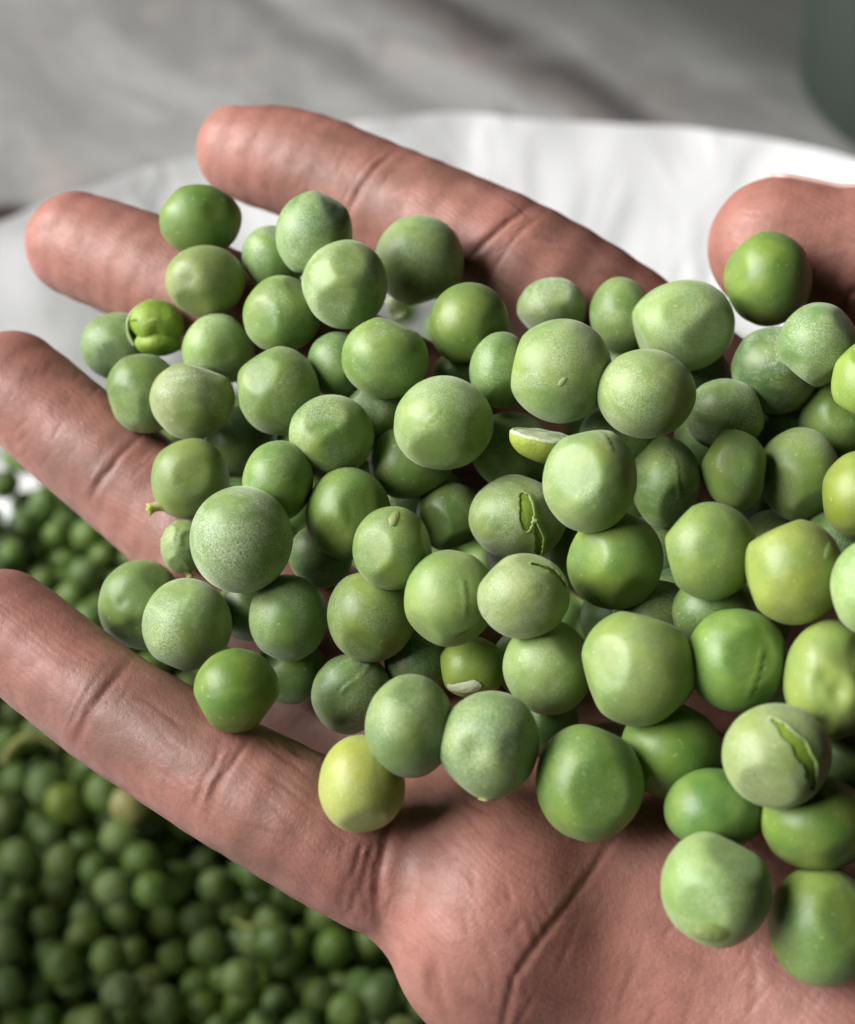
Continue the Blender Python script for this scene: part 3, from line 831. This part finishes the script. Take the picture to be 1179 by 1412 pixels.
pea(980, 760, 64, 68, 'g', .2, 'plump smooth green pea below the two-lobed pea', [], 2, .6)
pea(1012, 648, 44, 56, 'l', .25, 'small two-lobed pea with a pinched waist', [('dent', .9, .15, .14, .10), ('dent', -.85, .35, .10, .08), ('tip', .1, .9, .04)], 2, 1.2)
half_pea(750, 603, 48, (math.radians(-78), 0.1, math.radians(-4)), 'broken half pea lying cut face up beneath the scratched pale pea', MAT_FLAKE, MAT_YFLESH)
pea(813, 664, 65, 71, 'l', .45, 'teardrop-shaped pale pea with a beaked top', [('tip', .12, -.93, .07), ('line', (.12, -.9), (.38, -.5), .05, .05)], 2, .6)
# --- ring finger side
pea(263, 660, 53, 56, 'l', .25, 'pale green pea with a tiny torn stalk on the ring finger', [('stalk', -.66, .66, -.85, .3, 22, 8), ('tip', -.62, .74, .05)], 2)
pea(383, 663, 49, 56, 'g', .35, 'green pea with a small crease, behind the large frosted ball', [('line', (.25, -.05), (.7, .1), .05, .04)], 2)
pea(252, 754, 30, 37, 'l', .5, 'smallest pea, a shrivelled one peeking from behind the frosted ball', [('wrinkle', .05, 2.0), ('stalk', .2, .85, .4, .6, 12, 6)], 2, 1.5)
pea(480, 708, 59, 64, 'g', .2, 'plain oval yellow-green pea in the middle row', [], 3, .8)
pea(333, 744, 71, 74, 'b', 1.0, 'large ball-round pea covered in whitish bloom', [], 0, .3)
pea(398, 852, 54, 60, 'b', .4, 'bluish green pea in the shade beside the frosted ball', [], 2)
pea(193, 834, 56, 62, 'l', .2, 'wrinkled pale pea over the little fingertip with a ring-shaped mark', [('wrinkle', .035, .8), ('dent', -.3, -.1, .05, .012), ('dent', .05, .45, .09, .03), ('dent', .5, -.2, .05, .05), ('dent', -.4, .6, .05, .02)], 2, 1.2)
pea(326, 952, 59, 58, 'g', .05, 'clean glossy pea on the little finger, above its middle crease', [], 2, .6)
pea(258, 861, 62, 64, 'l', .8, 'round pea with pale bloom between the wrinkled pea and the clean one', [], 2, .5)
pea(513, 850, 62, 63, 'g', .35, 'yellow-green pea beneath the blunt-tipped pea', [], 1, .6)
pea(541, 756, 55, 58, 'g', .3, 'blunt-tipped upright pea with a pale crest', [('tip', .1, -.85, .06), ('scar', .05, -.72, 16, 1.3)], 2, .8)
pea(485, 957, 56, 56, 'b', .45, 'pea with a puckered ridge, above the yellow pea', [('line', (-.2, -.1), (.5, -.75), .07, .05), ('dent', -.2, 0, .04, .06)], 2)
pea(499, 1081, 60, 67, 'Y', .35, 'bright yellow-green pea lying on the crease of the little finger', [], 2, .7)
pea(565, 1001, 62, 71, 'b', .35, 'tall smooth pea leaning over the yellow one', [], 2, .6, slack=.84)
# --- front of the heap
pea(653, 920, 46, 42, 'y', .1, 'small yellow and green pea with a pale broken edge, deep in front', [('dent', -.1, .8, .1, .1), ('scar', -.30, .62, 26, .45, .55, 1)], 2)
pea(620, 825, 63, 67, 'l', .25, 'pale pea with a wet glint and a flap of skin at its base', [('line', (.25, -.35), (.3, .35), .06, .06), ('line', (.1, .75), (.75, .45), .06, -.06)], 3)
pea(755, 920, 62, 66, 'l', .35, 'smooth pale pea under the slit-topped pea', [], 1, .6)
pea(722, 822, 64, 59, 'l', .55, 'round pea with a thin dark slit across its top', [S_((.12, -.82), (.88, -.22), .075, .05)], 1, .6)
pea(1096, 789, 67, 73, 'y', .2, 'yellow-green pea with a raised pale seed scar', [('scar', .48, -.42, 17, .9)], 2, .7)
pea(1197, 810, 50, 66, 'l', .5, 'pale pea cut by the frame, next to the scarred yellow-green pea')
pea(1017, 910, 70, 71, 'g', .15, 'green pea with a curved crack line, behind the slit pea', [('line', (.35, -.25), (.05, .62), .05, .06)], 2, .8)
pea(925, 1034, 70, 67, 'g', .1, 'glossy bright pea under the largest pea', [], 2, .7)
pea(881, 922, 78, 79, 'l', .25, 'largest pea of the handful, pale with a flattened shoulder', [], 3, .7)
pea(1146, 936, 64, 82, 'l', .05, 'glossy wrinkled pea with a bent ridge on its face', [('wrinkle', .035, .6), ('dent', -.45, -.1, .09, .03), ('dent', -.12, .12, .10, .03), ('dent', .1, -.4, .07, .04), ('dent', -.2, .6, .06, .04)], 2, 1.2)
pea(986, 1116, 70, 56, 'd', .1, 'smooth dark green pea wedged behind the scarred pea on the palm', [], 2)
pea(1126, 1134, 75, 66, 'g', .1, 'wide glossy pea in shadow below the slit pea', [], 2, .7)
pea(1071, 1042, 75, 72, 'l', .45, 'pea split by one long open slit showing its inside', [S_((-.24, -.80), (.55, .62), .145, .03)], 1, .6)
pea(813, 1079, 75, 81, 'g', .25, 'broad pear-shaped pea resting above the deep palm line', [('tip', .0, -.92, .05)], 1, .8)
pea(673, 1027, 71, 74, 'b', .55, 'dimpled pea with a dark stub at its lower end', [('tip', -.05, .93, .10), ('dent', -.32, -.02, .07, .03), ('stalk', -.04, .98, -.05, 1, 8, 12)], 2, slack=.82)
pea(988, 1226, 76, 78, 'l', .4, 'pale pea with a round seed scar, sitting on the bare palm', [('scar', -.24, .62, 24, .3, .8), ('tip', -.2, .7, .03), ('dent', -.24, .62, .02, .10)], 2, .8)
pea(1135, 1275, 75, 81, 'g', .2, 'large smooth pea on the palm, nearest the wrist', [], 2, .6)


# --- broken halves
# split kernel with two lobes
def kernel(x, y, r):
    d = drop(x, y, r * 0.95); k = d / F * 0.001 * r
    rt = bpy.data.objects.new('split_pea', None); col.objects.link(rt)
    rt.matrix_world = Matrix.Translation(to_world(cs(x, y, d)).tolist()) @ RM.to_4x4()
    V, Fc = ICO[5]
    for (cy, s, mat, nm, seed) in ((0.16, (1.0, .80, .85), MAT_COTY, 'lobe', 3), (-0.52, (.80, .50, .72), MAT_COTY, 'lobe', 8)):
        v = V * (1 + 0.05 * nz(V, 1.6, seed) + 0.012 * nz(V, 4, seed))[:, None] * np.array(s)
        if cy > 0: v[:, 1] += 0.10 * np.exp(-((V[:, 0] + .75) / .3) ** 2) * (V[:, 1] < 0) + 0.14 * np.exp(-((V[:, 0] - .1) / .22) ** 2) * (V[:, 1] < 0)
        v[:, 1] += cy; v[:, 0] += 0.06 if cy < 0 else 0
        obj(nm, mesh_from('kernel_lobe', v * k, Fc), mat, rt)
    # pale curl of skin round the back edge
    sv, sf = [], []
    for i in range(30):
        an = math.radians(95 + 125 * i / 29)
        tp = math.sin(math.pi * i / 29)
        for (rr_, z) in ((.99, -.6), (1.02, -.1), (0.95, -.05 + .42 * tp)):
            sv.append((rr_ * math.cos(an) * k, rr_ * math.sin(an) * k * .95, z * k))
    for i in range(29):
        for j in range(2): sf.append((i * 3 + j, i * 3 + j + 1, i * 3 + j + 4, i * 3 + j + 3))
    o = obj('torn_skin', mesh_from('torn_skin', sv, sf), MAT_FLAKE, rt)
    so = o.modifiers.new('thickness', 'SOLIDIFY'); so.thickness = 0.00025
    tag(rt, 'small split pea kernel, vivid green with two lobes, near the ring fingertip', 'pea', GROUP)
kernel(216, 452, 39)
# loose flake of pea skin
d = drop(548, 424, 10); k = d / F * 0.001
sv, sf = [], []
for i in range(9):
    for j in range(7):
        u, v = i / 8 - .5, j / 6 - .5
        sv.append((26 * k * u * (1 - .5 * abs(v)), 36 * k * v * (1 - .3 * abs(u)), 10 * k * (0.5 - u * u * 3) + 3 * k * math.sin(v * 7)))
for i in range(8):
    for j in range(6): sf.append((i * 7 + j, i * 7 + j + 1, (i + 1) * 7 + j + 1, (i + 1) * 7 + j))
fk = obj('pea_skin_flake', mesh_from('pea_skin_flake', sv, sf), MAT_FLAKE)
fk.matrix_world = Matrix.Translation(to_world(cs(548, 424, d)).tolist()) @ RM.to_4x4() @ Matrix.Rotation(.5, 4, 'Z')
so = fk.modifiers.new('thickness', 'SOLIDIFY'); so.thickness = 0.0002
tag(fk, 'thin pale flake of pea skin stuck beside the barrel-shaped pea', 'pea skin')

# ------------------------------------------------------------------ peas in the sack
pts = []
for layer in range(5):
    sp = 0.0097 if layer == 0 else 0.0093
    rows = int(0.42 / (sp * 0.866)) + 1
    for a in range(-rows // 2, rows // 2 + 1):
        for b in range(-26, 27):
            x = (b + (0.5 if (a + layer) % 2 else 0)) * sp + rng.uniform(-.0022, .0022)
            y = a * sp * 0.866 + rng.uniform(-.0022, .0022)
            if math.hypot(x, y) > 0.189: continue
            z = PEA_Z - 0.005 - layer * 0.0082 + rng.uniform(-.0045, .0045)
            if layer == 0 and rng.random() < 0.24: continue
            if layer == 0 and rng.random() < 0.30: z += 0.011
            z += 0.008 * math.sin(x * 55 + 1.0) * math.sin(y * 47 + 2.0)
            pts.append((SC[0] + x, SC[1] + y, z))
pts = np.array(pts); rad = np.clip(rng.normal(.0046, .00042, len(pts)), .0036, .0058)
for it in range(14):                       # push overlapping peas apart
    order = np.argsort(pts[:, 0]); P_ = pts[order]; R_ = rad[order]; mv = np.zeros_like(P_)
    for off in range(1, 380):
        dv = P_[off:] - P_[:-off]
        if dv[:, 0].min() > 0.011: break
        dist = np.sqrt((dv * dv).sum(1)) + 1e-9; ov = (R_[off:] + R_[:-off]) - dist
        m = ov > 0
        if not m.any(): continue
        pm = dv[m] / dist[m][:, None] * (ov[m] * 0.35)[:, None]
        np.add.at(mv, np.where(m)[0] + off, pm); np.add.at(mv, np.where(m)[0], -pm)
    mv[:, 2] *= 0.8; P_ = P_ + np.clip(mv, -.0015, .0015); pts[order] = P_

# which ones the photograph shows largest
rel = (pts - CAM) @ RC; dd = -rel[:, 2]
px_ = rel[:, 0] / dd * F + W / 2; py_ = -rel[:, 1] / dd * F + H / 2
open_ = (px_ > -40) & (px_ < 660) & (py_ < 1450) & (((py_ > 950 + 0.63 * px_) & (px_ < 660)) | ((px_ < 260) & (py_ > 600) & (py_ < 900)))
score = np.where(open_, pts[:, 2], -9); near_i = np.argsort(-score)[:300]; near_i = [i for i in near_i if open_[i]]
variants = []
for s in range(8):
    V, Fc, _, _ = pea_shape(4, 400 + s, (), 3, 1.1)
    me = mesh_from('sack_pea', V, Fc); me.materials.append(MAT_PEA_BG); variants.append(me)
def rand_col(rr):
    u = rr.random()
    c = COL['y'] if u < .02 else COL['g'] if u < .55 else COL['d'] if u < .72 else COL['b'] if u < .9 else COL['l']
    return [min(1, v * rr.uniform(.9, 1.1)) for v in c]
rr = random.Random(11)
tgt = px_floor(172, 1106, PEA_Z); best_i = min(near_i, key=lambda i: (px_[i] - 172) ** 2 + (py_[i] - 1106) ** 2 - 4e6 * (pts[i, 2] - PEA_Z))
for i in near_i:
    o = bpy.data.objects.new('sack_pea', variants[i % 8]); col.objects.link(o)
    o.location = pts[i].tolist(); o.scale = [rad[i] * rr.uniform(.93, 1.05) for _ in range(3)]
    o.rotation_euler = [rr.uniform(0, 6.28) for _ in range(3)]
    o.color = (*rand_col(rr), rr.uniform(.0, .35))
    r_, g_c, b_c = o.color[:3]
    tone = 'yellowish' if r_ > .68 * g_c else 'pale' if g_c > .20 else 'bluish green' if b_c > .21 * g_c else 'dark green' if g_c < .145 else 'mid green'
    where = 'in the gap between ring and little fingers' if py_[i] < 900 else 'just under the little finger' if py_[i] - 0.63 * px_[i] < 1110 else 'near the lower frame edge' if py_[i] > 1270 else 'below the little finger'
    tag(o, f'blurred {tone} pea in the sack, seen {where}', 'pea', 'peas filling the sack')
    if i == best_i:
        o.color = (.42, .37, .14, .2); o.location = px_floor(176, 1108, PEA_Z + .007).tolist(); o.scale = (.0056, .0048, .0044)
        tag(o, 'pale yellow pea in the sack just below the little finger', 'pea', 'peas filling the sack')
def tendril(px, py, pts_, r0, label):
    c0 = px_floor(px, py, PEA_Z + 0.009); sv, sf, NS = [], [], 8
    for n_, (x, y, z) in enumerate(pts_):
        rr_ = r0 * (1 - 0.35 * n_ / (len(pts_) - 1))
        nx = pts_[min(n_ + 1, len(pts_) - 1)]; pv = pts_[max(n_ - 1, 0)]
        dr = np.array(nx) - np.array(pv); dr = dr / np.linalg.norm(dr); s1 = np.cross(dr, [0, 0, 1.0]); s1 /= np.linalg.norm(s1) + 1e-9; s2 = np.cross(dr, s1)
        for b in range(NS):
            an = 2 * math.pi * b / NS; sv.append(np.array([x, y, z]) + (s1 * math.cos(an) + s2 * math.sin(an)) * rr_)
    for a in range(len(pts_) - 1):
        for b in range(NS):
            c = (b + 1) % NS; sf.append((a * NS + b, a * NS + c, (a + 1) * NS + c, (a + 1) * NS + b))
    o = obj('tendril', mesh_from('tendril', sv, sf), MAT_STALK); o.location = c0.tolist()
    tag(o, label, 'stem', 'loose stems among the peas in the sack')
def arc(n, r, a0, a1, lift): return [(r * math.cos(a0 + (a1 - a0) * i / n), r * math.sin(a0 + (a1 - a0) * i / n), lift * math.sin(math.pi * i / n)) for i in range(n + 1)]
tendril(50, 1062, arc(10, .0085, 2.9, 1.0, .003), .0014, 'curled light green stem in the sack under the little fingertip')
tendril(78, 1035, arc(8, .006, 2.4, .6, .002), .0012, 'short green stem beside the curled one in the sack')
tendril(352, 1240, arc(10, .007, 5.4, 4.0, .0), .0008, 'thin yellow-green stem among the peas below the little finger')
rest = [i for i in range(len(pts)) if i not in set(near_i)]
ICO[2] = ico(2); vv, ff, nb = [], [], 0
for n_, i in enumerate(rest):
    V3, F3 = ICO[3 if pts[i, 2] > PEA_Z - .012 else 2]; F3a = np.array(F3)
    sh = 1 + 0.05 * np.sin(V3 @ rng.normal(size=3) * 2)
    vv.append(V3 * sh[:, None] * rad[i] + pts[i]); ff.append(F3a + nb); nb += len(V3)
o = obj('sack_peas', mesh_from('sack_peas', np.concatenate(vv), np.concatenate(ff)), MAT_PEA_BG)
o.color = (.085, .155, .026, .15)
tag(o, 'mass of green peas filling the rest of the white sack', 'peas', kind='stuff')
print('PEAS', count[0], 'hand verts', len(HV), 'sack near', len(near_i), 'rest', len(rest))
